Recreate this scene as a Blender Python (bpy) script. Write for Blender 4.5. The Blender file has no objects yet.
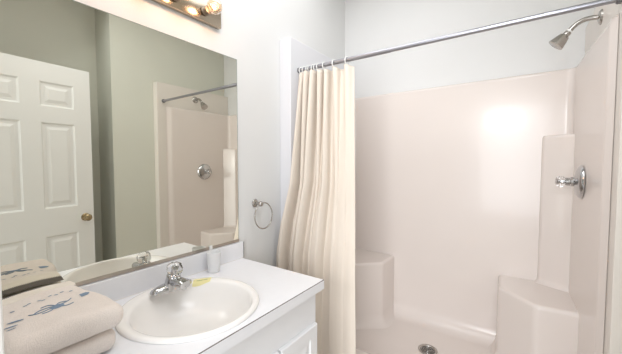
import bpy, bmesh, math, random
from mathutils import Vector, Matrix, noise

# ---------------------------------------------------------------- camera, world, lights, exposure
SC = bpy.context.scene
COL = SC.collection
PI = math.pi
random.seed(7)

cam_data = bpy.data.cameras.new('camera')
cam = bpy.data.objects.new('camera', cam_data)
COL.objects.link(cam)
SC.camera = cam
cam_data.sensor_width = 36.0
cam_data.lens = 36.0 * 298.0 / 622.0
cam_data.clip_start = 0.02
YAW, PITCH = math.radians(35.14), math.radians(-2.69)
cam.location = (1.28, 0.0, 1.33)
cam.rotation_euler = (PI / 2 + PITCH, 0.0, YAW)

world = bpy.data.worlds.new('world')
SC.world = world
world.use_nodes = True
world.node_tree.nodes['Background'].inputs[0].default_value = (0.90, 0.95, 1.0, 1)
world.node_tree.nodes['Background'].inputs[1].default_value = 0.6


def area(name, loc, target, sx, sy, power, color):
    d = bpy.data.lights.new(name, 'AREA')
    d.shape = 'RECTANGLE'
    d.size, d.size_y, d.energy, d.color = sx, sy, power, color
    o = bpy.data.objects.new(name, d)
    o.location = loc
    o.rotation_euler = (Vector(target) - Vector(loc)).to_track_quat('-Z', 'Y').to_euler()
    COL.objects.link(o)
    return o


# unseen lamps added behind the camera, shining in through the open doorway
area('rear_highlight_light', (1.00, -2.30, 2.16), (1.10, 2.0, 1.50), 0.60, 0.32, 15.0, (1.0, 0.98, 0.96))  # sized and placed for the highlight on the shower back wall
area('rear_fill_light', (1.75, -2.40, 1.40), (0.75, 2.0, 1.25), 2.4, 2.2, 114.0, (0.93, 0.96, 1.0))  # broad fill added to brighten the left side and the shower
# fill lamps added below the bathroom ceiling, no fixture there
area('tilted_fill_light', (1.20, 0.55, 2.68), (0.10, 1.40, 1.25), 0.7, 0.35, 8.0, (0.93, 0.96, 1.0))  # added fill, tilted away from the right wall and nook
area('ceiling_fill_light', (0.50, 1.10, 2.78), (0.50, 1.10, 0.0), 0.8, 1.4, 9.0, (0.95, 0.97, 1.0))  # added fill facing down, brightens counter and sink

SC.view_settings.view_transform = 'Standard'
SC.view_settings.look = 'None'
SC.view_settings.gamma = 1.0
SC.view_settings.use_curve_mapping = False
SC.view_settings.exposure = 0.07
BULB_WATTS = 0.36


# ---------------------------------------------------------------- materials
def mat(name, color, rough=0.5, metal=0.0, coat=0.0, noise_scale=None, noise_amt=0.04, bump=0.0, bump_scale=60,
        trans=0.0, ior=1.45, sheen=0.0, spec=0.5, stretch=None):
    m = bpy.data.materials.new(name)
    m.use_nodes = True
    nt = m.node_tree
    b = nt.nodes['Principled BSDF']
    b.inputs['Base Color'].default_value = (*color, 1)
    b.inputs['Roughness'].default_value = rough
    b.inputs['Metallic'].default_value = metal
    b.inputs['Coat Weight'].default_value = coat
    b.inputs['Coat Roughness'].default_value = 0.08
    b.inputs['Transmission Weight'].default_value = trans
    b.inputs['IOR'].default_value = ior
    b.inputs['Sheen Weight'].default_value = sheen
    b.inputs['Specular IOR Level'].default_value = spec
    tc = nt.nodes.new('ShaderNodeTexCoord')
    src = tc.outputs['Object']
    if stretch:
        mp = nt.nodes.new('ShaderNodeMapping')
        mp.inputs['Scale'].default_value = stretch
        nt.links.new(src, mp.inputs['Vector'])
        src = mp.outputs['Vector']
    if noise_scale:
        n = nt.nodes.new('ShaderNodeTexNoise')
        n.inputs['Scale'].default_value = noise_scale
        n.inputs['Detail'].default_value = 4
        r = nt.nodes.new('ShaderNodeValToRGB')
        r.color_ramp.elements[0].position = 0.3
        r.color_ramp.elements[1].position = 0.7
        r.color_ramp.elements[0].color = (*[max(0, c * (1 - noise_amt)) for c in color], 1)
        r.color_ramp.elements[1].color = (*[min(1, c * (1 + noise_amt)) for c in color], 1)
        nt.links.new(src, n.inputs['Vector'])
        nt.links.new(n.outputs['Fac'], r.inputs['Fac'])
        nt.links.new(r.outputs['Color'], b.inputs['Base Color'])
    if bump:
        n2 = nt.nodes.new('ShaderNodeTexNoise')
        n2.inputs['Scale'].default_value = bump_scale
        n2.inputs['Detail'].default_value = 3
        bp = nt.nodes.new('ShaderNodeBump')
        bp.inputs['Strength'].default_value = bump
        bp.inputs['Distance'].default_value = 0.004
        nt.links.new(src, n2.inputs['Vector'])
        nt.links.new(n2.outputs['Fac'], bp.inputs['Height'])
        nt.links.new(bp.outputs['Normal'], b.inputs['Normal'])
    return m


M = {}
M['wall'] = mat('wall_paint', (0.745, 0.744, 0.735), 0.6, noise_scale=3, noise_amt=0.01, bump=0.08, bump_scale=120)
M['wall_white'] = mat('cool_white_wall_paint', (0.73, 0.73, 0.755), 0.5, bump=0.05, bump_scale=120)
M['wall_satin'] = mat('satin_paint_warm_bounce', (0.74, 0.69, 0.635), 0.3, bump=0.05, bump_scale=120)  # warm light from bulbs and fiberglass put into the base colour
M['wall_greige'] = mat('greige_wall_tint', (0.66, 0.665, 0.59), 0.6, noise_scale=3, noise_amt=0.01, bump=0.08, bump_scale=120)  # wall paint tinted darker and yellower for the right and nook walls
M['ceiling'] = mat('ceiling_paint', (0.80, 0.80, 0.77), 0.8, bump=0.1, bump_scale=150)
M['floor'] = mat('vinyl_floor', (0.52, 0.46, 0.38), 0.4, noise_scale=8, noise_amt=0.12)
M['trim'] = mat('trim_paint', (0.80, 0.78, 0.74), 0.35)
M['door'] = mat('door_paint', (0.82, 0.82, 0.80), 0.35)
M['fiberglass'] = mat('shower_fiberglass', (0.76, 0.69, 0.645), 0.23, coat=0.2, noise_scale=1.5, noise_amt=0.012,
                      bump=0.03, bump_scale=5)
M['laminate'] = mat('white_laminate', (0.82, 0.82, 0.84), 0.3, noise_scale=40, noise_amt=0.01)
M['seam'] = mat('laminate_seam', (0.16, 0.14, 0.13), 0.6)
M['cabinet'] = mat('white_thermofoil', (0.80, 0.80, 0.81), 0.32)
M['dark_gap'] = mat('cabinet_recess', (0.35, 0.34, 0.33), 0.7)
M['porcelain'] = mat('sink_porcelain', (0.87, 0.845, 0.815), 0.25, coat=0.15)
M['chrome'] = mat('polished_chrome', (0.55, 0.55, 0.555), 0.08, 1.0)
M['nickel'] = mat('brushed_nickel', (0.46, 0.44, 0.415), 0.22, 1.0, bump=0.02, bump_scale=200)
M['steel'] = mat('satin_steel_rod', (0.40, 0.40, 0.44), 0.33, 1.0)
M['brass'] = mat('antique_brass', (0.42, 0.33, 0.20), 0.25, 1.0)
M['channel'] = mat('mirror_channel_metal', (0.46, 0.41, 0.36), 0.35, 1.0)
M['mirror'] = mat('mirror_silver', (0.80, 0.795, 0.725), 0.0, 1.0)
M['mirror_back'] = mat('mirror_edge', (0.32, 0.36, 0.33), 0.2)
M['acrylic'] = mat('clear_acrylic', (0.95, 0.95, 0.95), 0.03, trans=1.0, ior=1.45)
M['clip'] = mat('clear_clip_plastic', (0.80, 0.80, 0.78), 0.2)
M['plastic'] = mat('white_plastic', (0.80, 0.80, 0.78), 0.35)
M['cup'] = mat('cup_plastic', (0.80, 0.80, 0.80), 0.3)
M['sticker'] = mat('yellow_sticker', (0.80, 0.73, 0.36), 0.5)
M['sticker_ink'] = mat('sticker_ink', (0.38, 0.42, 0.24), 0.6)
M['towel'] = mat('cream_terry', (0.82, 0.735, 0.665), 0.95, sheen=0.3, noise_scale=300, noise_amt=0.05, bump=0.6,
                 bump_scale=420)
M['lace'] = mat('cream_lace', (0.80, 0.73, 0.64), 0.9, bump=0.3, bump_scale=300)
M['taupe'] = mat('gap_shade_dark', (0.15, 0.13, 0.115), 0.9, bump=0.5, bump_scale=500)  # dark colour standing for the shaded gap between towel and mirror
M['blue'] = mat('blue_embroidery', (0.22, 0.29, 0.38), 0.85, bump=0.3, bump_scale=400)
M['rubber'] = mat('dark_drain', (0.09, 0.085, 0.08), 0.4)
M['plate_glow_tint'] = mat('nickel_plate_glow_tint', (0.50, 0.42, 0.33), 0.2, 1.0)  # nickel with the bulbs' warm reflection put into its colour
M['rod_cap'] = mat('rod_end_cap', (0.22, 0.22, 0.23), 0.4, 0.6)
M['socket'] = mat('lamp_socket', (0.30, 0.26, 0.21), 0.35, 0.8)

# curtain: woven cream cloth that lets some light through
m = mat('curtain_cloth', (0.83, 0.745, 0.65), 0.85, sheen=0.15, bump=0.15, bump_scale=500)
nt = m.node_tree
tr = nt.nodes.new('ShaderNodeBsdfTranslucent')
tr.inputs['Color'].default_value = (0.83, 0.73, 0.60, 1)
mx = nt.nodes.new('ShaderNodeMixShader')
mx.inputs['Fac'].default_value = 0.15
nt.links.new(nt.nodes['Principled BSDF'].outputs[0], mx.inputs[1])
nt.links.new(tr.outputs[0], mx.inputs[2])
nt.links.new(mx.outputs[0], nt.nodes['Material Output'].inputs['Surface'])
M['curtain'] = m

# bulb glass: thin clear shell, the orange glow put into its tint
m = bpy.data.materials.new('bulb_glass')
m.use_nodes = True
nt = m.node_tree
nt.nodes.remove(nt.nodes['Principled BSDF'])
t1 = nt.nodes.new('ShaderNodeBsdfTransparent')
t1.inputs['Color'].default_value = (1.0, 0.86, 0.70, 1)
g1 = nt.nodes.new('ShaderNodeBsdfGlossy')
g1.inputs['Roughness'].default_value = 0.03
lw = nt.nodes.new('ShaderNodeLayerWeight')
lw.inputs['Blend'].default_value = 0.35
mx = nt.nodes.new('ShaderNodeMixShader')
nt.links.new(lw.outputs['Facing'], mx.inputs['Fac'])
nt.links.new(t1.outputs[0], mx.inputs[1])
nt.links.new(g1.outputs[0], mx.inputs[2])
nt.links.new(mx.outputs[0], nt.nodes['Material Output'].inputs['Surface'])
M['bulb_glass'] = m
m = bpy.data.materials.new('filament_glow')
m.use_nodes = True
b = m.node_tree.nodes['Principled BSDF']
b.inputs['Base Color'].default_value = (1, 0.7, 0.4, 1)
b.inputs['Emission Color'].default_value = (1.0, 0.62, 0.28, 1)
b.inputs['Emission Strength'].default_value = 45.0
M['filament'] = m


# ---------------------------------------------------------------- mesh helpers
def obj(name, bm, material, parent=None, smooth=None, loc=None):
    me = bpy.data.meshes.new(name)
    bmesh.ops.recalc_face_normals(bm, faces=bm.faces)
    bm.to_mesh(me)
    bm.free()
    if smooth is not None:
        for p in me.polygons:
            p.use_smooth = True
        if smooth < 180:
            me.set_sharp_from_angle(angle=math.radians(smooth))
    me.materials.append(material)
    o = bpy.data.objects.new(name, me)
    COL.objects.link(o)
    if loc:
        o.location = loc
    if parent:
        o.parent = parent
        o.matrix_parent_inverse = Matrix.Translation(-Vector(parent.location)) if parent.type == 'EMPTY' and \
            parent.rotation_euler.to_quaternion().angle < 1e-6 else parent.matrix_basis.inverted()
    return o


def thing(name, label, cat, loc=(0, 0, 0), group=None):
    o = bpy.data.objects.new(name, None)
    o.empty_display_size = 0.05
    o.location = loc
    COL.objects.link(o)
    o['label'], o['category'] = label, cat
    if group:
        o['group'] = group
    return o


def tag(o, label, cat, group=None, kind=None):
    o['label'], o['category'] = label, cat
    if group:
        o['group'] = group
    if kind:
        o['kind'] = kind
    return o


def struct(name, bm, material, smooth=None, label=None):
    o = obj(name, bm, material, smooth=smooth)
    o['kind'] = 'structure'
    if label:
        o['label'] = label
    return o


def box(bm, x0, x1, y0, y1, z0, z1, bevel=0.0, seg=2):
    r = bmesh.ops.create_cube(bm, size=1.0)
    vs = r['verts']
    for v in vs:
        v.co = Vector(((x0 + x1) / 2 + v.co.x * (x1 - x0), (y0 + y1) / 2 + v.co.y * (y1 - y0),
                       (z0 + z1) / 2 + v.co.z * (z1 - z0)))
    if bevel:
        es = list({e for v in vs for e in v.link_edges})
        bmesh.ops.bevel(bm, geom=es, offset=bevel, segments=seg, profile=0.5, affect='EDGES')
    return bm


def B(*a, **k):
    return box(bmesh.new(), *a, **k)


def frame_of(axis):
    axis = Vector(axis).normalized()
    up = Vector((0, 0, 1)) if abs(axis.z) < 0.95 else Vector((0, 1, 0))
    a = axis.cross(up).normalized()
    return axis, a, axis.cross(a).normalized()


def lathe(bm, prof, origin, axis=(0, 0, 1), n=32, sx=1.0, sy=1.0, cap=True):
    """prof: list of (radius, height along axis)"""
    ax, a, c = frame_of(axis)
    o = Vector(origin)
    rings = []
    for r, h in prof:
        if r < 1e-6:
            rings.append([bm.verts.new(o + ax * h)])
        else:
            rings.append([bm.verts.new(o + ax * h + (a * math.cos(2 * PI * i / n) * sx + c * math.sin(2 * PI * i / n) * sy) * r)
                          for i in range(n)])
    for p, q in zip(rings, rings[1:]):
        if len(p) == 1 and len(q) == 1:
            continue
        for i in range(n):
            j = (i + 1) % n
            if len(p) == 1:
                bm.faces.new((p[0], q[i], q[j]))
            elif len(q) == 1:
                bm.faces.new((p[i], p[j], q[0]))
            else:
                bm.faces.new((p[i], p[j], q[j], q[i]))
    if cap:
        for rg in (rings[0], rings[-1]):
            if len(rg) > 1:
                bm.faces.new(rg)
    return bm


def tube(bm, pts, radius, n=16, closed=False, caps=True):
    pts = [Vector(p) for p in pts]
    N = len(pts)
    rad = radius if isinstance(radius, (list, tuple)) else [radius] * N
    rings = []
    prev = None
    for i, p in enumerate(pts):
        if closed:
            t = pts[(i + 1) % N] - pts[i - 1]
        else:
            t = pts[min(i + 1, N - 1)] - pts[max(i - 1, 0)]
        t.normalize()
        if prev is None:
            _, a, _ = frame_of(t)
        else:
            a = (prev - t * prev.dot(t)).normalized()
        prev = a
        c = t.cross(a)
        rings.append([bm.verts.new(p + (a * math.cos(2 * PI * k / n) + c * math.sin(2 * PI * k / n)) * rad[i])
                      for k in range(n)])
    m_ = N if closed else N - 1
    for i in range(m_):
        p, q = rings[i], rings[(i + 1) % N]
        for k in range(n):
            j = (k + 1) % n
            bm.faces.new((p[k], p[j], q[j], q[k]))
    if caps and not closed:
        bm.faces.new(rings[0])
        bm.faces.new(rings[-1])
    return bm


def torus(bm, center, normal, R, r, n=48, k=10):
    ax, a, c = frame_of(normal)
    pts = [Vector(center) + (a * math.cos(2 * PI * i / n) + c * math.sin(2 * PI * i / n)) * R for i in range(n)]
    return tube(bm, pts, r, k, closed=True)


def prism(bm, poly, z0, z1, bevel=0.0, seg=3):
    lo = [bm.verts.new((x, y, z0)) for x, y in poly]
    hi = [bm.verts.new((x, y, z1)) for x, y in poly]
    n = len(poly)
    bm.faces.new(lo)
    bm.faces.new(hi)
    for i in range(n):
        j = (i + 1) % n
        bm.faces.new((lo[i], lo[j], hi[j], hi[i]))
    if bevel:
        bmesh.ops.bevel(bm, geom=list(bm.edges), offset=bevel, segments=seg, profile=0.5, affect='EDGES')
    return bm


def bez(p0, p1, p2, p3, n=14):
    out = []
    for i in range(n + 1):
        t = i / n
        out.append(tuple((1 - t) ** 3 * a + 3 * t * (1 - t) ** 2 * b_ + 3 * t * t * (1 - t) * c + t ** 3 * d
                         for a, b_, c, d in zip(p0, p1, p2, p3)))
    return out


# ---------------------------------------------------------------- setting
YF = 0.10            # room face of the front wall (left of the doorway)
ZC = 2.80
struct('floor', B(-0.2, 2.1, -0.05, 2.45, -0.06, 0.0), M['floor'])
struct('floor_bedroom', B(-1.6, 3.4, -3.0, -0.051, -0.06, 0.0), M['floor'])
struct('ceiling', B(-0.12, 2.05, -0.02, 2.45, ZC, ZC + 0.08), M['ceiling'])
struct('wall_left', B(-0.12, 0.0, -0.02, 2.45, 0, ZC), M['wall'])
struct('wall_back', B(0.0, 1.63, 2.33, 2.45, 0, ZC), M['wall'])
struct('wall_right', B(1.63, 2.05, 1.135, 2.45, 0, ZC), M['wall_greige'])
struct('wall_nook', B(1.93, 2.05, -0.02, 1.135, 0, ZC), M['wall_greige'])
bm = bmesh.new()
box(bm, 0.0, 0.52, -0.02, YF - 0.015, 0, ZC)
box(bm, 1.54, 1.93, -0.02, 0.20, 0, ZC)
box(bm, 0.52, 1.54, -0.02, YF - 0.015, 2.07, ZC)
struct('wall_front', bm, M['wall'])
struct('wall_left_shower', B(0.0, 0.09, 1.47, 2.33, 0, 2.115, bevel=0.004), M['wall_white'])
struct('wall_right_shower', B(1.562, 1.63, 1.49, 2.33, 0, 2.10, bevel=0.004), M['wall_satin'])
# doorway casing
bm = bmesh.new()
box(bm, 0.495, 0.552, YF - 0.014, YF + 0.006, 0, 2.13, bevel=0.003)
box(bm, 0.5205, 0.538, -0.03, YF - 0.014, 0, 2.10)
struct('trim_1', bm, M['trim'])

# six panel door, open against the nook
DW, DT, DH = 0.745, 0.035, 2.06


def make_door():
    bm = bmesh.new()
    # local: u (0 = latch edge .. DW = hinge), z, face normal -n ; built in x=u, y=depth, z
    us = [0, 0.110, 0.316, 0.425, 0.632, DW]
    zs = [0.008, 0.24, 0.787, 0.992, 1.627, 1.744, 1.922, DH]
    holes = {(1, 1), (3, 1), (1, 3), (3, 3), (1, 5), (3, 5)}
    for side in (0, 1):
        y = 0.0 if side == 0 else DT
        s = 1 if side == 0 else -1
        for i in range(5):
            for k in range(7):
                u0, u1, z0, z1 = us[i], us[i + 1], zs[k], zs[k + 1]
                if (i, k) in holes:
                    steps = [(0, 0), (0.012, 0.009), (0.030, 0.009), (0.052, 0.002)]
                    rings = []
                    for ins, dep in steps:
                        rings.append([bm.verts.new(p) for p in ((u0 + ins, y + s * dep, z0 + ins), (u1 - ins, y + s * dep, z0 + ins),
                                                                (u1 - ins, y + s * dep, z1 - ins), (u0 + ins, y + s * dep, z1 - ins))])
                    for a, b_ in zip(rings, rings[1:]):
                        for q in range(4):
                            r = (q + 1) % 4
                            bm.faces.new((a[q], a[r], b_[r], b_[q]))
                    bm.faces.new(rings[-1])
                else:
                    bm.faces.new([bm.verts.new(p) for p in ((u0, y, z0), (u1, y, z0), (u1, y, z1), (u0, y, z1))])
    z0, z1 = zs[0], zs[-1]
    for quad in (((0, 0, z0), (0, DT, z0), (0, DT, z1), (0, 0, z1)), ((DW, 0, z0), (DW, DT, z0), (DW, DT, z1), (DW, 0, z1)),
                 ((0, 0, z0), (DW, 0, z0), (DW, DT, z0), (0, DT, z0)), ((0, 0, z1), (DW, 0, z1), (DW, DT, z1), (0, DT, z1))):
        bm.faces.new([bm.verts.new(p) for p in quad])
    bmesh.ops.remove_doubles(bm, verts=bm.verts, dist=1e-5)
    return bm


LATCH, HINGE = Vector((1.597, 0.964, 0)), Vector((1.545, 0.221, 0))
dvec = (HINGE - LATCH).normalized()
door = struct('door_1', make_door(), M['door'])
door.location = LATCH
door.rotation_euler = (0, 0, math.atan2(dvec.y, dvec.x))
DM = Matrix.Translation(LATCH) @ Matrix.Rotation(math.atan2(dvec.y, dvec.x), 4, 'Z')


def door_part(name, bm, material):
    bm.transform(DM)
    o = obj(name, bm, material, smooth=40)
    o.parent = door
    o.matrix_parent_inverse = DM.inverted()
    return o


# depth axis of the door (local +y) must lead away from the mirror
for sgn in (-1, 1):
    bm = bmesh.new()
    y0 = 0.0 if sgn < 0 else DT
    lathe(bm, [(0.0, -0.002), (0.031, -0.002), (0.031, 0.003), (0.026, 0.007), (0.012, 0.010), (0.011, 0.028), (0.020, 0.034),
               (0.0265, 0.044), (0.0265, 0.052), (0.018, 0.060), (0.0, 0.062)], (0.059, y0, 0.896), (0, sgn, 0), 28)
    door_part('door_knob', bm, M['brass'])

# ---------------------------------------------------------------- shower stall (one moulded unit)
stall = thing('shower_stall', 'pinkish white moulded fiberglass shower stall with corner seats', 'shower', (0.81, 1.9, 0.0))
ZF, ZT = 0.13, 1.880


def corner_arc(cx, cy, r, a0, a1, n=8):
    return [(cx + r * math.cos(math.radians(a0 + (a1 - a0) * i / n)), cy + r * math.sin(math.radians(a0 + (a1 - a0) * i / n)))
            for i in range(n + 1)]


path = [(0.092, 1.565), (0.092, 1.580), (0.097, 1.592), (0.099, 1.63), (0.0993, 1.65), (0.101, 1.9), (0.1025, 2.245)]
path += corner_arc(0.145, 2.258, 0.042, 180, 90)
path += [(0.155, 2.30), (0.4, 2.30), (0.8, 2.30), (1.2, 2.30), (1.475, 2.30)]
path += corner_arc(1.488, 2.268, 0.032, 90, 2)
path += [(1.5208, 2.255), (1.531, 1.9), (1.5446, 1.655), (1.545, 1.64), (1.547, 1.605), (1.5605, 1.592), (1.5605, 1.570)]
bm = bmesh.new()
P = [Vector((x, y, 0)) for x, y in path]
nor = []
for i in range(len(P)):
    t = (P[min(i + 1, len(P) - 1)] - P[max(i - 1, 0)]).normalized()
    nor.append(Vector((t.y, -t.x, 0)))     # towards the inside
prof = [(0.10, ZF)]
for i in range(1, 9):
    a = PI / 2 * i / 8
    prof.append((0.10 - 0.10 * math.sin(a), ZF + 0.095 * (1 - math.cos(a))))
prof += [(0.0, 0.235), (0.0, 0.6), (0.0, 1.2), (0.0, ZT - 0.024), (0.0, ZT - 0.014), (-0.003, ZT - 0.005), (-0.010, ZT), (-0.033, ZT + 0.001)]
rings = []
for off, z in prof:
    ring = []
    for i, (p, n_) in enumerate(zip(P, nor)):
        k = 1.0
        if i < 3 or i > len(P) - 4:
            k = 0.0 if off > 0 else 0.1
        q = p + n_ * off * k
        if z > ZT - 0.012:
            q.x = min(max(q.x, 0.0905), 1.5615)
            q.y = min(q.y, 2.3295)
        ring.append(bm.verts.new((q.x, q.y, z)))
    rings.append(ring)
for a, b_ in zip(rings, rings[1:]):
    for i in range(len(P) - 1):
        bm.faces.new((a[i], a[i + 1], b_[i + 1], b_[i]))
obj('surround_wall', bm, M['fiberglass'], stall, smooth=60)

# floor pan with its drain hole, gently dished
bm = bmesh.new()
DR = Vector((0.82, 1.965))
HOLE = 0.058
NA, NR = 64, 10
rr = []
for j in range(NR + 1):
    ring = []
    for i in range(NA):
        a = 2 * PI * i / NA
        d = Vector((math.cos(a), math.sin(a)))
        lim = 9
        for lo, hi, c, dd in ((0.10, 1.535, DR.x, d.x), (1.60, 2.295, DR.y, d.y)):
            if dd > 1e-6:
                lim = min(lim, (hi - c) / dd)
            elif dd < -1e-6:
                lim = min(lim, (lo - c) / dd)
        f = j / NR
        r = HOLE + (lim - HOLE) * f
        ring.append(bm.verts.new((DR.x + d.x * r, DR.y + d.y * r, ZF - 0.008 + 0.008 * min(1, f * 1.6))))
    rr.append(ring)
for a, b_ in zip(rr, rr[1:]):
    for i in range(NA):
        j = (i + 1) % NA
        bm.faces.new((a[i], a[j], b_[j], b_[i]))
obj('shower_pan', bm, M['fiberglass'], stall, smooth=60)

# threshold curb
bm = bmesh.new()
sec = [(1.488, 0.0), (1.488, 0.185), (1.495, 0.196), (1.507, 0.2), (1.60, 0.2), (1.613, 0.196), (1.621, 0.185), (1.628, 0.160),
       (1.645, 0.138), (1.675, 0.1285), (1.675, 0.0)]
va = [bm.verts.new((0.0925, y, z)) for y, z in sec]
vb = [bm.verts.new((1.5595, y, z)) for y, z in sec]
for i in range(len(sec)):
    j = (i + 1) % len(sec)
    bm.faces.new((va[i], va[j], vb[j], vb[i]))
bm.faces.new(va)
bm.faces.new(vb)
obj('threshold', bm, M['fiberglass'], stall, smooth=50)


def rounded(poly, rad, n=6):
    out = []
    N = len(poly)
    for i in range(N):
        p, a, b_ = Vector(poly[i]), Vector(poly[i - 1]), Vector(poly[(i + 1) % N])
        da, db = (a - p), (b_ - p)
        q = min(rad, da.length * 0.4, db.length * 0.4)
        s0, s1 = p + da.normalized() * q, p + db.normalized() * q
        for k in range(n + 1):
            t = k / n
            out.append((1 - t) ** 2 * s0 + 2 * t * (1 - t) * p + t * t * s1)
    return out


def moulded(poly, prof, rad=0.02):
    """vertical moulded block: rounded plan swept through (outward offset, height) steps"""
    bm = bmesh.new()
    pts = rounded(poly, rad)
    N = len(pts)
    area2 = sum(pts[i].x * pts[(i + 1) % N].y - pts[(i + 1) % N].x * pts[i].y for i in range(N))
    sg = 1 if area2 > 0 else -1
    nn = []
    for i in range(N):
        t = (pts[(i + 1) % N] - pts[i - 1]).normalized()
        nn.append(Vector((t.y, -t.x)) * sg)
    rings = []
    for off, z in prof:
        rings.append([bm.verts.new((min(max((p + n_ * off).x, 0.0925), 1.5585), min((p + n_ * off).y, 2.327), z)) for p, n_ in zip(pts, nn)])
    for a, b_ in zip(rings, rings[1:]):
        for i in range(N):
            j = (i + 1) % N
            bm.faces.new((a[i], a[j], b_[j], b_[i]))
    bm.faces.new(rings[-1])
    return bm


def seat(poly):
    return moulded(poly, [(0.060, 0.126), (0.040, 0.131), (0.020, 0.144), (0.008, 0.165), (0.001, 0.195), (0.0, 0.21), (0.0, 0.570), (-0.001, 0.579),
                          (-0.004, 0.587), (-0.010, 0.592), (-0.016, 0.594), (-0.022, 0.594)], 0.022)


obj('corner_seat', seat([(1.175, 2.325), (1.187, 2.07), (1.36, 1.902), (1.556, 1.915), (1.556, 2.325)]), M['fiberglass'], stall, smooth=35)
obj('corner_seat', seat([(0.475, 2.325), (0.094, 2.325), (0.094, 1.915), (0.285, 1.905), (0.465, 2.08)]), M['fiberglass'], stall, smooth=35)
# column rising from the right hand seat to a small shelf
obj('corner_column', moulded([(1.376, 2.325), (1.386, 2.280), (1.528, 2.215), (1.556, 2.215), (1.556, 2.325)], [(0.03, 0.588), (0.012, 0.597), (0.003, 0.612), (0.0, 0.63), (0.0, 1.476), (-0.002, 1.486), (-0.006, 1.492), (-0.011, 1.494), (-0.016, 1.494)], 0.012),
    M['fiberglass'], stall, smooth=35)

# drain
dr = thing('shower_drain', 'round dark metal drain set in the shower floor', 'drain', (DR.x, DR.y, ZF - 0.01))
bm = bmesh.new()
lathe(bm, [(0.030, -0.008), (0.050, -0.004), (0.056, 0.0), (0.0595, 0.0035), (0.056, 0.006), (0.046, 0.004), (0.043, 0.0)],
      (DR.x, DR.y, ZF - 0.008), n=36, cap=False)
obj('drain_flange', bm, M['nickel'], dr, smooth=50)
bm = bmesh.new()
lathe(bm, [(0.0, -0.006), (0.043, -0.006), (0.043, 0.001), (0.0, 0.002)], (DR.x, DR.y, ZF - 0.008), n=36)
st = obj('strainer', bm, M['rubber'], dr, smooth=40)
bm = bmesh.new()
for R_ in (0.012, 0.025, 0.038):
    torus(bm, (DR.x, DR.y, ZF - 0.0055), (0, 0, 1), R_, 0.002, 28, 6)
for k in range(6):
    a = k * PI / 3
    tube(bm, [(DR.x + 0.012 * math.cos(a), DR.y + 0.012 * math.sin(a), ZF - 0.0055),
              (DR.x + 0.042 * math.cos(a), DR.y + 0.042 * math.sin(a), ZF - 0.0055)], 0.0018, 6)
obj('strainer_grid', bm, M['nickel'], dr, smooth=60)

# shower valve
VX, VY, VZ = 1.5285, 1.972, 1.236
val = thing('shower_valve', 'round chrome shower valve with clear knob on the stall end wall', 'shower valve', (VX, VY, VZ))
bm = bmesh.new()
lathe(bm, [(0.0, -0.0005), (0.083, -0.0005), (0.084, 0.002), (0.081, 0.010), (0.070, 0.019), (0.050, 0.026), (0.030, 0.030), (0.024, 0.034), (0.0, 0.034)],
      (VX, VY, VZ), (-1, 0, 0), 48)
obj('escutcheon', bm, M['chrome'], val, smooth=40)
bm = bmesh.new()
lathe(bm, [(0.0, 0.028), (0.024, 0.028), (0.024, 0.042), (0.020, 0.045), (0.020, 0.062), (0.015, 0.066), (0.0, 0.066)], (VX, VY, VZ), (-1, 0, 0), 28)
obj('valve_stem', bm, M['chrome'], val, smooth=40)


def knob_bm(origin, axis, s=1.0, lobes=8):
    """faceted clear handle: fluted lathe"""
    ax, a, c = frame_of(axis)
    o = Vector(origin)
    bm = bmesh.new()
    pr = [(0.010, 0), (0.019, 0.003), (0.025, 0.010), (0.027, 0.020), (0.026, 0.030), (0.021, 0.038), (0.012, 0.042), (0.0, 0.043)]
    n = lobes * 4
    rings = []
    for r, h in pr:
        r *= s
        h *= s
        if r == 0:
            rings.append([bm.verts.new(o + ax * h)])
            continue
        ring = []
        for i in range(n):
            t = 2 * PI * i / n
            k = 1 - 0.10 * (0.5 - 0.5 * math.cos(lobes * t)) * min(1, r / (0.02 * s))
            ring.append(bm.verts.new(o + ax * h + (a * math.cos(t) + c * math.sin(t)) * r * k))
        rings.append(ring)
    bm.faces.new(rings[0])
    for p, q in zip(rings, rings[1:]):
        for i in range(n):
            j = (i + 1) % n
            if len(q) == 1:
                bm.faces.new((p[i], p[j], q[0]))
            else:
                bm.faces.new((p[i], p[j], q[j], q[i]))
    return bm


kn = obj('handle', knob_bm((VX - 0.060, VY, VZ), (-1, 0, 0), 1.0), M['acrylic'], val, smooth=50)
bm = bmesh.new()
lathe(bm, [(0.0, 0), (0.008, 0), (0.008, 0.022), (0.011, 0.024), (0.011, 0.027), (0.0, 0.028)], (VX - 0.064, VY, VZ), (-1, 0, 0), 20)
obj('handle_core', bm, M['chrome'], kn, smooth=40)

# shower head
HX, HY, HZ = 1.562, 1.897, 1.994
sh = thing('showerhead', 'brushed nickel shower head on a bent arm above the stall', 'shower head', (HX, HY, HZ))
bm = bmesh.new()
lathe(bm, [(0.0, 0.0), (0.034, 0.0), (0.033, 0.004), (0.026, 0.009), (0.014, 0.013), (0.0, 0.013)], (HX, HY, HZ), (-1, 0, 0), 36)
obj('wall_flange', bm, M['nickel'], sh, smooth=45)
arm = bez((HX - 0.004, HY, HZ), (HX - 0.06, HY, HZ + 0.014), (HX - 0.085, HY, HZ - 0.002), (1.452, HY, 1.958), 18)
bm = bmesh.new()
tube(bm, arm, 0.0105, 16)
obj('shower_arm', bm, M['nickel'], sh, smooth=50)
ha = Vector((-0.052, 0, -0.058)).normalized()
p0 = Vector((1.454, HY, 1.960))
bm = bmesh.new()
lathe(bm, [(0.0, 0), (0.0115, 0), (0.0115, 0.008), (0.0, 0.008)], p0, ha, 20)
obj('collar', bm, M['plastic'], sh, smooth=40)
bm = bmesh.new()
lathe(bm, [(0.0, 0.007), (0.013, 0.007), (0.0145, 0.014), (0.0145, 0.024), (0.021, 0.029), (0.026, 0.044), (0.0335, 0.072), (0.0345, 0.079), (0.031, 0.080), (0.0, 0.078)],
      p0, ha, 28)
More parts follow.
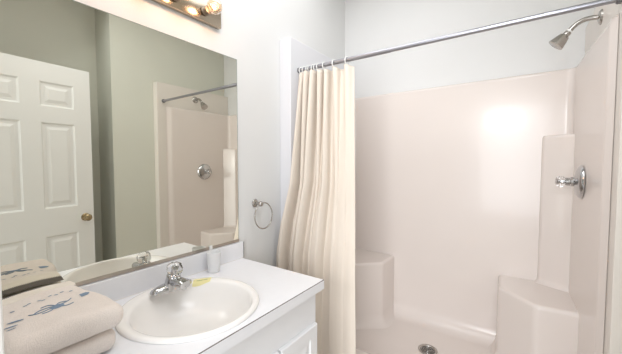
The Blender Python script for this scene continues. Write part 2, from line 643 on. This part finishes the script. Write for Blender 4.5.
obj('spray_head', bm, M['nickel'], sh, smooth=35)

# ---------------------------------------------------------------- curtain rod, rings, curtain
RY, RZ, RR = 1.553, 1.926, 0.0128
rod = thing('curtain_rod', 'straight satin steel shower rod spanning the stall opening', 'curtain rod', (0.09, RY, RZ))
bm = bmesh.new()
tube(bm, [(0.093, RY, RZ), (0.70, RY, RZ)], RR, 20)
tube(bm, [(0.69, RY, RZ), (1.559, RY, RZ)], RR - 0.0014, 20)
obj('rod_tube', bm, M['steel'], rod, smooth=50)
for x, s in ((0.0905, 1), (1.5615, -1)):
    bm = bmesh.new()
    lathe(bm, [(0.0, 0), (0.018, 0), (0.018, 0.010), (0.015, 0.014), (0.0, 0.014)], (x, RY, RZ), (s, 0, 0), 24)
    obj('rod_end', bm, M['rod_cap'], rod, smooth=40)

RINGS = [0.112, 0.136, 0.160, 0.180, 0.202, 0.222, 0.247, 0.286, 0.358, 0.440]
base = None
for i, x in enumerate(RINGS):
    tilt = random.uniform(-0.25, 0.25)
    if base is None:
        bm = bmesh.new()
        pts = []
        for k in range(28):
            a = 2 * PI * k / 28
            pts.append((0, 0.0205 * math.sin(a), 0.0225 * math.cos(a)))
        tube(bm, pts, 0.0034, 8, closed=True)
        lathe(bm, [(0, -0.005), (0.005, -0.003), (0.005, 0.003), (0, 0.005)], (0, 0, -0.026), n=10)
        ro = obj('curtain_ring', bm, M['plastic'], smooth=60)
        base = ro
    else:
        ro = base.copy()
        COL.objects.link(ro)
    ro.location = (x, RY, RZ - 0.0062)
    ro.rotation_euler = (0, 0, tilt)
    names = ['at the far left end of the rod', 'second from the left end of the rod', 'third from the left end of the rod',
             'fourth from the left end of the rod', 'fifth from the left end of the rod', 'fourth of the last six from the right',
             'fourth from the right end of the curtain', 'third from the right end of the curtain',
             'second from the right end of the curtain', 'at the right end of the curtain']
    names[5] = 'fifth from the right end of the curtain'
    tag(ro, 'white plastic curtain ring ' + names[i], 'curtain ring', 'white rings holding the shower curtain')

cur = thing('shower_curtain', 'cream cloth shower curtain pleated and drawn to the left', 'curtain', (0.3, RY, 1.86))
NU, NV = 260, 90
ZTOP, ZBOT = 1.899, 0.06
bm = bmesh.new()


def curtain_pt(u, v):
    """u 0..1 along the width, v 0 (top) .. 1 (bottom)"""
    k = min(1.0, max(0.0, (v - 0.42) / 0.45))
    k = k * k * (3 - 2 * k)
    z = ZTOP + (ZBOT - ZTOP) * v
    f = min(1.0, v / 0.62) ** 0.95
    xl = 0.106 - 0.080 * max(0.0, (f - 0.62) / 0.38)
    xr = 0.482 + 0.014 * min(1, v * 2) + 0.062 * k
    yl, yr = RY - 0.005 - 0.155 * min(1.0, f * 1.2), RY - 0.105 * k
    x = xl + (xr - xl) * (0.78 * u + 0.22 * u ** 2)
    y = yl + (yr - yl) * min(1.0, (u / 0.8)) ** 1.1
    # pleats: tight on the left, open and broad on the right; many at the hem, fewer lower down
    ph = 2 * PI * (8.3 * u ** 0.74) + 0.5 * math.sin(11 * u)
    ph2 = 2 * PI * (4.2 * u ** 0.85) + 0.9 + 0.7 * v
    w = min(1.0, v / 0.45)
    amp = (0.050 - 0.010 * v) * (1 - 0.72 * u ** 1.5) * min(1.0, 0.30 + 4.5 * u)
    d = (1 - 0.6 * w) * math.sin(ph) + 0.8 * w * (math.sin(ph2) + 0.5 * math.sin(2 * ph2 + 1.0))
    d += 0.9 * noise.noise(Vector((u * 7, v * 1.3, 3.1))) * (0.4 + 0.6 * v)
    y += amp * d * (1 - 0.45 * v * u) * (1 - 0.3 * k)
    x -= min(1, 6 * u, 6 * (1 - u)) * (0.0065 * math.sin(2 * ph) * (1 - 0.6 * w) * (1 - 0.3 * u) + 0.008 * math.sin(2 * ph2) * w)
    x += 0.008 * noise.noise(Vector((1.5, v * 3.5, 8.0))) * v * u
    # scallop between rings at the top
    if v < 0.05:
        near = min(abs(x - r) for r in RINGS)
        z -= min(0.016, near * 0.45) * (1 - v / 0.05) * 0.9
    ymax = 1.60 - 0.118 * min(1.0, max(0.0, (v - 0.70) / 0.18))
    y = min(y, ymax)
    if x < 0.096:
        y = min(y, 1.462)      # keeps clear of the corner of the wall beside the stall
    return Vector((max(x, 0.006), y, z))


grid = [[bm.verts.new(curtain_pt(i / NU, j / NV)) for i in range(NU + 1)] for j in range(NV + 1)]
for j in range(NV):
    for i in range(NU):
        bm.faces.new((grid[j][i], grid[j][i + 1], grid[j + 1][i + 1], grid[j + 1][i]))
co = obj('curtain_cloth', bm, M['curtain'], cur, smooth=180)
sm = co.modifiers.new('thickness', 'SOLIDIFY')
sm.thickness = 0.0012
bm = bmesh.new()
pts_t = [curtain_pt(i / NU, 0.0) + Vector((0, 0, -0.002)) for i in range(0, NU + 1, 1)]
tube(bm, pts_t, 0.0022, 6)
obj('top_hem', bm, M['curtain'], cur, smooth=180)

# ---------------------------------------------------------------- vanity
ZT_C, YR, XF = 0.80, 1.122, 0.562
cab = thing('vanity_cabinet', 'white bathroom vanity cabinet with raised panel doors under the countertop', 'cabinet', (0.27, 0.6, 0))
bm = bmesh.new()
box(bm, 0.001, 0.520, 1.080, 1.095, 0.09, 0.758)
box(bm, 0.001, 0.520, YF + 0.012, YF + 0.027, 0.09, 0.758)
box(bm, 0.001, 0.520, YF + 0.027, 1.080, 0.09, 0.105)
box(bm, 0.001, 0.010, YF + 0.027, 1.080, 0.105, 0.758)
box(bm, 0.001, 0.46, YF + 0.012, 1.09, 0.0, 0.09)
obj('body', bm, M['cabinet'], cab)
# face frame
bm = bmesh.new()
box(bm, 0.520, 0.5345, YF + 0.012, 1.0955, 0.09, 0.758, bevel=0.0012, seg=1)
obj('face_frame', bm, M['cabinet'], cab)


def panel_door(y0, y1, z0, z1, x):
    bm = bmesh.new()
    t = 0.018
    steps = [(0, -t), (0, -0.004), (0.004, 0), (0.052, 0), (0.058, -0.006), (0.068, -0.006), (0.088, -0.001)]
    rings = []
    for ins, dep in steps:
        rings.append([bm.verts.new((x + t + dep, a, b_)) for a, b_ in ((y0 + ins, z0 + ins), (y1 - ins, z0 + ins), (y1 - ins, z1 - ins), (y0 + ins, z1 - ins))])
    for a, b_ in zip(rings, rings[1:]):
        for q in range(4):
            r = (q + 1) % 4
            bm.faces.new((a[q], a[r], b_[r], b_[q]))
    bm.faces.new(rings[-1])
    bm.faces.new(rings[0])
    return bm


obj('door', panel_door(0.840, 1.085, 0.12, 0.612, 0.535), M['cabinet'], cab)
obj('door', panel_door(0.585, 0.830, 0.12, 0.612, 0.535), M['cabinet'], cab)
obj('door', panel_door(0.330, 0.575, 0.12, 0.612, 0.535), M['cabinet'], cab)

# countertop with sink cutout
SX, SY, SA, SB = 0.288, 0.637, 0.250, 0.243
ct = thing('countertop', 'white laminate vanity countertop with backsplash and dark edge seam', 'countertop', (0.28, 0.62, 0.76))
bm = bmesh.new()
X0, X1, Y0, Y1 = 0.0025, XF - 0.002, YF + 0.008, YR
NH = 96
inner, outer = [], []
for i in range(NH):
    a = 2 * PI * i / NH
    dx, dy = math.cos(a), math.sin(a)
    inner.append((SX + dx * (SA - 0.018), SY + dy * (SB - 0.018)))
    lim = 9
    if dx > 1e-6: lim = min(lim, (X1 - SX) / dx)
    if dx < -1e-6: lim = min(lim, (X0 - SX) / dx)
    if dy > 1e-6: lim = min(lim, (Y1 - SY) / dy)
    if dy < -1e-6: lim = min(lim, (Y0 - SY) / dy)
    outer.append([SX + dx * lim, SY + dy * lim])
for cx, cy in ((X0, Y0), (X0, Y1), (X1, Y0), (X1, Y1)):
    k = min(range(NH), key=lambda q: (outer[q][0] - cx) ** 2 + (outer[q][1] - cy) ** 2)
    outer[k] = [cx, cy]
it = [bm.verts.new((x, y, ZT_C)) for x, y in inner]
ot = [bm.verts.new((x, y, ZT_C)) for x, y in outer]
ib = [bm.verts.new((x, y, 0.760)) for x, y in inner]
ob = [bm.verts.new((x, y, 0.760)) for x, y in outer]
for i in range(NH):
    j = (i + 1) % NH
    bm.faces.new((it[i], it[j], ot[j], ot[i]))
    bm.faces.new((ib[i], ib[j], ob[j], ob[i]))
    bm.faces.new((ot[i], ot[j], ob[j], ob[i]))
    bm.faces.new((it[i], it[j], ib[j], ib[i]))
obj('counter_slab', bm, M['laminate'], ct)
obj('edge_band', B(XF - 0.0012, XF + 0.0005, Y0, YR + 0.0012, 0.7585, 0.7978), M['laminate'], ct)
obj('edge_seam', B(XF - 0.0020, XF + 0.0002, Y0, YR + 0.0008, 0.7978, 0.8002), M['seam'], ct)
obj('backsplash', B(0.0015, 0.020, YF + 0.008, YR + 0.012, ZT_C + 0.0003, 0.8905, bevel=0.0012, seg=1), M['laminate'], ct)
obj('backsplash_seam', B(0.0205, 0.0225, YR + 0.0095, YR + 0.0125, ZT_C + 0.0003, 0.8905), M['seam'], ct)
obj('caulk', B(0.0195, 0.0225, YF + 0.008, YR, ZT_C + 0.0002, ZT_C + 0.0028), M['porcelain'], ct)

# sink
sink = thing('sink', 'oval off white porcelain drop in sink in the vanity countertop', 'sink', (SX, SY, ZT_C))
bm = bmesh.new()


def sink_ring(f, z, shift=0.0, n=96, shrink=0.0):
    return [bm.verts.new((SX + shift + (SA * f - shrink) * math.cos(2 * PI * i / n), SY + (SB * f - shrink) * math.sin(2 * PI * i / n), z))
            for i in range(n)]


spec = [(1.0, ZT_C + 0.0005, 0), (1.003, ZT_C + 0.004, 0), (0.994, ZT_C + 0.009, 0), (0.970, ZT_C + 0.012, 0), (0.94, ZT_C + 0.0125, 0.001),
        (0.895, ZT_C + 0.0115, 0.008), (0.865, ZT_C + 0.008, 0.013), (0.845, ZT_C - 0.001, 0.016), (0.825, ZT_C - 0.018, 0.018), (0.78, ZT_C - 0.045, 0.021),
        (0.68, ZT_C - 0.078, 0.024), (0.54, ZT_C - 0.100, 0.026), (0.34, ZT_C - 0.112, 0.026), (0.17, ZT_C - 0.117, 0.026), (0.095, ZT_C - 0.121, 0.026)]
rs = [sink_ring(f, z, s) for f, z, s in spec]
for a, b_ in zip(rs, rs[1:]):
    for i in range(96):
        j = (i + 1) % 96
        bm.faces.new((a[i], a[j], b_[j], b_[i]))
obj('basin', bm, M['porcelain'], sink, smooth=180)
bm = bmesh.new()
lathe(bm, [(0.0, -0.004), (0.018, -0.003), (0.0245, 0.001), (0.0235, 0.003), (0.017, 0.001), (0.0, 0.0015)], (SX + 0.026, SY, ZT_C - 0.1195), n=28)
obj('sink_drain', bm, M['chrome'], sink, smooth=50)

# faucet
FX, FY, FZ = 0.110, 0.660, ZT_C + 0.0122
fa = thing('faucet', 'chrome single handle faucet with clear faceted knob on the sink rim', 'faucet', (FX, FY, FZ))
bm = bmesh.new()
poly = []
for i in range(48):
    a = 2 * PI * i / 48
    s, c = math.sin(a), math.cos(a)
    y = 0.086 * (abs(s) ** 0.9) * (1 if s > 0 else -1)
    x = 0.029 * (abs(c) ** 0.6) * (1 if c > 0 else -1)
    poly.append((x, y))
lev = [(1.0, -0.001), (1.0, 0.006), (0.95, 0.012), (0.80, 0.018), (0.55, 0.0225), (0.0, 0.024)]
rs = []
for f, h in lev:
    if f == 0:
        rs.append([bm.verts.new((FX, FY, FZ + h))])
    else:
        rs.append([bm.verts.new((FX + x * (0.4 + 0.6 * f), FY + y * f, FZ + h)) for x, y in poly])
bm.faces.new(rs[0])
for p, q in zip(rs, rs[1:]):
    for i in range(48):
        j = (i + 1) % 48
        if len(q) == 1:
            bm.faces.new((p[i], p[j], q[0]))
        else:
            bm.faces.new((p[i], p[j], q[j], q[i]))
obj('faucet_base', bm, M['chrome'], fa, smooth=60)
bm = bmesh.new()
lathe(bm, [(0.036, 0.004), (0.034, 0.018), (0.030, 0.036), (0.0275, 0.052), (0.0265, 0.060), (0.018, 0.066), (0.0, 0.068)], (FX + 0.006, FY, FZ), (0.14, 0, 1), 32)
obj('faucet_body', bm, M['chrome'], fa, smooth=50)
# spout: flattened, reaching over the bowl
bm = bmesh.new()
pts = bez((FX + 0.005, FY, FZ + 0.028), (FX + 0.04, FY, FZ + 0.040), (FX + 0.065, FY, FZ + 0.042), (FX + 0.098, FY, FZ + 0.036), 16)
rings = []
for k, p in enumerate(pts):
    f = k / 16
    w, h = 0.0255 - 0.005 * f, 0.0185 - 0.0045 * f
    q0, q1 = Vector(pts[max(k - 1, 0)]), Vector(pts[min(k + 1, 16)])
    t = (q1 - q0).normalized()
    up = Vector((-t.z, 0, t.x))
    ring = []
    for i in range(24):
        a = 2 * PI * i / 24
        cs, sn = math.cos(a), math.sin(a)
        e = 0.7
        ring.append(bm.verts.new(Vector(p) + Vector((0, 1, 0)) * w * abs(cs) ** e * (1 if cs > 0 else -1) + up * h * abs(sn) ** e * (1 if sn > 0 else -1)))
    rings.append(ring)
for a, b_ in zip(rings, rings[1:]):
    for i in range(24):
        j = (i + 1) % 24
        bm.faces.new((a[i], a[j], b_[j], b_[i]))
bm.faces.new(rings[0])
bm.faces.new(rings[-1])
sp = obj('spout', bm, M['chrome'], fa, smooth=50)
bm = bmesh.new()
lathe(bm, [(0.0, 0), (0.0095, 0), (0.0095, 0.014), (0.0, 0.014)], (FX + 0.088, FY, FZ + 0.017), (0.05, 0, 1), 20)
obj('aerator', bm, M['chrome'], sp, smooth=40)
kax = Vector((0.35, 0.02, 1)).normalized()
kn = obj('knob', knob_bm(Vector((FX + 0.016, FY, FZ + 0.062)), kax, 1.18), M['acrylic'], fa, smooth=50)
bm = bmesh.new()
lathe(bm, [(0.0, -0.004), (0.007, -0.004), (0.007, 0.024), (0.011, 0.026), (0.011, 0.029), (0.0, 0.030)], Vector((FX + 0.016, FY, FZ + 0.062)), kax, 20)
obj('knob_core', bm, M['chrome'], kn, smooth=40)

# yellow sticker lying across the back of the sink rim
st = thing('sticker', 'yellow paper sticker on the sink rim beside the faucet', 'sticker', (0.155, 0.78, ZT_C + 0.016))
q = [(0.126, 0.742), (0.108, 0.764), (0.150, 0.826), (0.170, 0.802)]


def rim_z(x, y):
    best = ZT_C + 0.0125
    lo = hi = None
    for (f0, z0, s0), (f1, z1, s1) in zip(spec[3:], spec[4:9]):
        r0 = math.hypot((x - SX - s0) / SA, (y - SY) / SB) / f0
        r1 = math.hypot((x - SX - s1) / SA, (y - SY) / SB) / f1
        if r0 <= 1.0 <= r1:
            k = (1 - r0) / max(1e-6, (r1 - r0))
            return z0 + (z1 - z0) * k
    return best


def sticker_pt(u, v, dz):
    a = Vector(q[0]).lerp(Vector(q[3]), u)
    b_ = Vector(q[1]).lerp(Vector(q[2]), u)
    p = a.lerp(b_, v)
    return (p.x, p.y, rim_z(p.x, p.y) + dz)


def sticker_patch(u0, u1, v0, v1, dz, n=12, k=6):
    bm = bmesh.new()
    g = [[bm.verts.new(sticker_pt(u0 + (u1 - u0) * i / n, v0 + (v1 - v0) * j / k, dz)) for i in range(n + 1)] for j in range(k + 1)]
    for j in range(k):
        for i in range(n):
            bm.faces.new((g[j][i], g[j][i + 1], g[j + 1][i + 1], g[j + 1][i]))
    return bm


obj('sticker_sheet', sticker_patch(0, 1, 0, 1, 0.0018), M['sticker'], st)
bm = sticker_patch(0.2, 0.8, 0.42, 0.54, 0.0024)
obj('printed_lines', bm, M['sticker_ink'], st)

# cup
cu = thing('cup', 'plain white plastic cup standing against the backsplash', 'cup', (0.066, 0.900, ZT_C + 0.0008))
bm = bmesh.new()
lathe(bm, [(0.0, 0.0), (0.026, 0.0), (0.028, 0.003), (0.034, 0.094), (0.0352, 0.096), (0.034, 0.0975), (0.0325, 0.095), (0.0265, 0.006), (0.0, 0.005)],
      (0.066, 0.900, ZT_C + 0.0008), n=36)
obj('cup_body', bm, M['cup'], cu, smooth=50)

# ---------------------------------------------------------------- mirror
MY0, MY1, MZ0, MZ1 = YF + 0.006, 1.110, 0.9035, 1.888
mi = thing('mirror', 'large frameless wall mirror above the vanity backsplash', 'mirror', (0, 0.6, MZ0))
obj('mirror_glass', B(0.0008, 0.006, MY0, MY1, MZ0, MZ1, bevel=0.0008, seg=1), M['mirror'], mi)
bm = bmesh.new()
box(bm, 0.0007, 0.0058, MY1 + 0.0002, MY1 + 0.0022, MZ0, MZ1)
box(bm, 0.0007, 0.0058, MY0, MY1 + 0.0022, MZ1 + 0.0002, MZ1 + 0.0022)
obj('mirror_edge', bm, M['mirror_back'], mi)
bm = bmesh.new()
box(bm, 0.0007, 0.0085, MY0, MY1 + 0.002, MZ0 - 0.010, MZ0 - 0.0004, bevel=0.0006, seg=1)
box(bm, 0.0065, 0.0085, MY0, MY1 + 0.002, MZ0 - 0.001, MZ0 + 0.0035)
obj('bottom_channel', bm, M['channel'], mi)
for y in (0.925, 0.34):
    bm = bmesh.new()
    box(bm, 0.0088, 0.0125, y - 0.009, y + 0.009, MZ0 - 0.012, MZ0 + 0.010, bevel=0.0015)
    obj('clip', bm, M['clip'], mi)

# ---------------------------------------------------------------- vanity light
LZ0, LZ1, LY0, LY1 = 2.006, 2.110, 0.350, 0.997
vl = thing('vanity_light', 'brushed metal bar light with clear globe bulbs above the mirror', 'wall light', (0, 0.675, 2.10))
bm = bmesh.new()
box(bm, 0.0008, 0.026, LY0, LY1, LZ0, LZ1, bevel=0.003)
obj('back_plate', bm, M['plate_glow_tint'], vl, smooth=40)
for y in (0.45, 0.60, 0.75, 0.90):
    z = 2.053
    bm = bmesh.new()
    lathe(bm, [(0.0, 0), (0.021, 0), (0.021, 0.006), (0.0185, 0.008), (0.0185, 0.030), (0.0, 0.030)], (0.0295, y, z), (1, 0, 0), 28)
    so = obj('socket', bm, M['socket'], vl, smooth=40)
    bm = bmesh.new()
    pr = [(0.013, 0.0)]
    Rb = 0.0345
    for k in range(3, 25):
        a = PI * k / 24
        pr.append((Rb * math.sin(a) if k < 24 else 0.0, 0.043 - Rb * math.cos(a)))
    lathe(bm, pr, (0.058, y, z), (1, 0, 0), 32, cap=False)
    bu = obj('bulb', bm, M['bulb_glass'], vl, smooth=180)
    bm = bmesh.new()
    pts = [(0.058 + 0.040, y + 0.008 * math.cos(a), z + 0.008 * math.sin(a)) for a in [0.4 + k * 5.4 / 14 for k in range(15)]]
    tube(bm, pts, 0.0022, 8)
    obj('filament', bm, M['filament'], bu, smooth=60)
    ld = bpy.data.lights.new('bulb_light', 'POINT')
    ld.energy = BULB_WATTS
    ld.color = (1.0, 0.63, 0.44)
    ld.shadow_soft_size = 0.02
    lo = bpy.data.objects.new('bulb_light', ld)
    lo.location = (0.100, y, z)
    COL.objects.link(lo)

# ---------------------------------------------------------------- towel ring
tr_ = thing('towel_ring', 'chrome towel ring on the wall between mirror and curtain', 'towel ring', (0, 1.243, 1.094))
bm = bmesh.new()
lathe(bm, [(0.0, 0.0008), (0.024, 0.0008), (0.024, 0.005), (0.019, 0.010), (0.010, 0.014), (0.009, 0.042), (0.0, 0.042)], (0, 1.241, 1.094), (1, 0, 0), 32)
obj('rosette', bm, M['nickel'], tr_, smooth=40)
bm = bmesh.new()
lathe(bm, [(0.0, -0.016), (0.010, -0.014), (0.0145, -0.006), (0.0155, 0.0), (0.0145, 0.006), (0.010, 0.014), (0.0, 0.016)], (0.048, 1.241, 1.092), (0, 1, 0), 28)
obj('post', bm, M['nickel'], tr_, smooth=50)
bm = bmesh.new()
torus(bm, (0.046, 1.268, 1.020), (1, 0.04, 0.05), 0.076, 0.0038, 72, 10)
obj('ring', bm, M['nickel'], tr_, smooth=60)

# ---------------------------------------------------------------- towels


def tdisp(x, y):
    crown = 0.010 * max(-1.2, 1 - ((y - 0.285) / 0.125) ** 2)
    return crown + 0.006 * noise.noise(Vector((x * 9, y * 9, 1.7))) + 0.003 * noise.noise(Vector((x * 22, y * 22, 5.0)))


def slab(cx, cy, cz, a, b_, c, r, n=26, wob=0.004, seed=0.0, taper=0.0, disp=None):
    bm = bmesh.new()
    bmesh.ops.create_cube(bm, size=2.0)
    bmesh.ops.subdivide_edges(bm, edges=bm.edges[:], cuts=n, use_grid_fill=True)
    for v in bm.verts:
        p = Vector((v.co.x * a, v.co.y * b_, v.co.z * c))
        k = Vector((max(-(a - r), min(a - r, p.x)), max(-(b_ - r), min(b_ - r, p.y)), max(-(c - r), min(c - r, p.z))))
        d = p - k
        if d.length > 1e-7:
            m_ = max(abs(d.x), abs(d.y), abs(d.z))
            d = d.normalized() * m_
        p = k + d
        # plan corners drawn in, sides slightly bowed
        w = Vector((cx + p.x, cy + p.y, cz + p.z))
        top = max(0.0, (p.z + c) / (2 * c))
        w.z += (disp or tdisp)(w.x, w.y) * top
        if w.y > cy:
            w.y = cy + (w.y - cy) * (1 - taper * max(0.0, (cx - w.x) / a + 0.3))
        nn = noise.noise_vector(Vector((w.x * 14 + seed, w.y * 14, w.z * 14)))
        w.x += nn.x * wob
        w.y += nn.y * wob
        v.co = w
    return bm


tw2 = thing('folded_towel', 'plain cream towel folded beneath the embroidered towel on the counter', 'towel', (0.2, 0.24, ZT_C), 'cream towels stacked on the countertop')
obj('towel_fold', slab(0.203, 0.243, ZT_C + 0.0325, 0.158, 0.118, 0.0305, 0.027, seed=4.0, disp=lambda x, y: 0.0), M['towel'], tw2, smooth=180)
tw1 = thing('folded_towel', 'cream towel with blue sea creature embroidery, topmost of the counter stack', 'towel', (0.2, 0.25, ZT_C + 0.067), 'cream towels stacked on the countertop')
TZ = 0.9265
obj('towel_fold', slab(0.216, 0.250, 0.8955, 0.158, 0.127, 0.031, 0.029, seed=9.0, taper=0.20), M['towel'], tw1, smooth=180)


def tz(x, y):
    return TZ + tdisp(x, y) + 0.0010


# back hem: gap shade put in as dark strip, cream lace teeth over it
def hem_strip(name, xs, dz, material, teeth=None, n=46):
    bm = bmesh.new()
    rows = []
    for c, x in enumerate(xs):
        row = []
        for i in range(n * 2 + 1):
            y = 0.135 + (0.338 - 0.135) * i / (n * 2)
            xx = x - (teeth if teeth and c == len(xs) - 1 and i % 2 else 0.0)
            drop = 0.25 * max(0.0, 0.055 - xx) + (0.004 if c == 0 else 0.0)
            row.append(bm.verts.new((xx, y, tz(xx, y) + dz - drop)))
        rows.append(row)
    for r0, r1 in zip(rows, rows[1:]):
        for i in range(n * 2):
            bm.faces.new((r0[i], r0[i + 1], r1[i + 1], r1[i]))
    return obj(name, bm, material, tw1)


hem_strip('gap_shade_strip', (0.064, 0.056, 0.046, 0.036, 0.026, 0.018), 0.0002, M['taupe'])
hem_strip('lace_teeth', (0.108, 0.098, 0.082, 0.070, 0.058, 0.050), 0.0010, M['lace'], teeth=0.008)


def patch(bm, pts):
    """small flat embroidered shape laid on the towel"""
    cx = sum(p[0] for p in pts) / len(pts)
    cy = sum(p[1] for p in pts) / len(pts)
    vs = [bm.verts.new((x, y, tz(x, y))) for x, y in pts]
    c = bm.verts.new((cx, cy, tz(cx, cy) + 0.0008))
    for i in range(len(vs)):
        bm.faces.new((vs[i], vs[(i + 1) % len(vs)], c))


def stroke(bm, pts, w):
    tube(bm, [(x, y, tz(x, y)) for x, y in pts], w, 6)


def blob(cx, cy, ax, ay, rot=0, n=14):
    return [(cx + ax * math.cos(t) * math.cos(rot) - ay * math.sin(t) * math.sin(rot), cy + ax * math.cos(t) * math.sin(rot) + ay * math.sin(t) * math.cos(rot))
            for t in [2 * PI * i / n for i in range(n)]]


# octopus in the middle of the border, other creatures beside it
bm = bmesh.new()
patch(bm, blob(0.242, 0.256, 0.013, 0.017, 0.5))
for dx, dy, bx, by in ((0.016, -0.040, -0.004, -0.056), (-0.016, -0.034, 0.002, -0.046), (0.028, -0.014, 0.020, -0.034), (-0.026, -0.008, -0.020, -0.028),
                       (-0.030, 0.010, -0.016, 0.030), (0.026, 0.014, 0.010, 0.036), (-0.016, 0.034, -0.030, 0.042)):
    pts = bez((0.238, 0.254), (0.238 + dx * 0.3, 0.254 + dy * 0.5), (0.238 + dx, 0.254 + dy), (0.238 + bx, 0.254 + by), 8)
    stroke(bm, pts, 0.0013)
obj('embroidered_octopus', bm, M['blue'], tw1)
bm = bmesh.new()
patch(bm, [(0.200, 0.318), (0.228, 0.316), (0.222, 0.334), (0.206, 0.343), (0.196, 0.336)])
obj('embroidered_shell', bm, M['blue'], tw1)
bm = bmesh.new()
patch(bm, blob(0.240, 0.172, 0.017, 0.0045, 1.1))
patch(bm, blob(0.262, 0.160, 0.013, 0.0035, 1.25))
patch(bm, blob(0.278, 0.158, 0.009, 0.0025, 1.3))
obj('embroidered_fish', bm, M['blue'], tw1)
bm = bmesh.new()
for i, (x, y) in enumerate(((0.172, 0.178), (0.166, 0.205), (0.160, 0.214), (0.160, 0.236), (0.168, 0.243), (0.150, 0.262), (0.156, 0.275), (0.150, 0.290), (0.158, 0.310))):
    patch(bm, blob(x, y, 0.0026, 0.0052, 0.3 * ((i % 3) - 1)))
obj('embroidered_dots', bm, M['blue'], tw1)
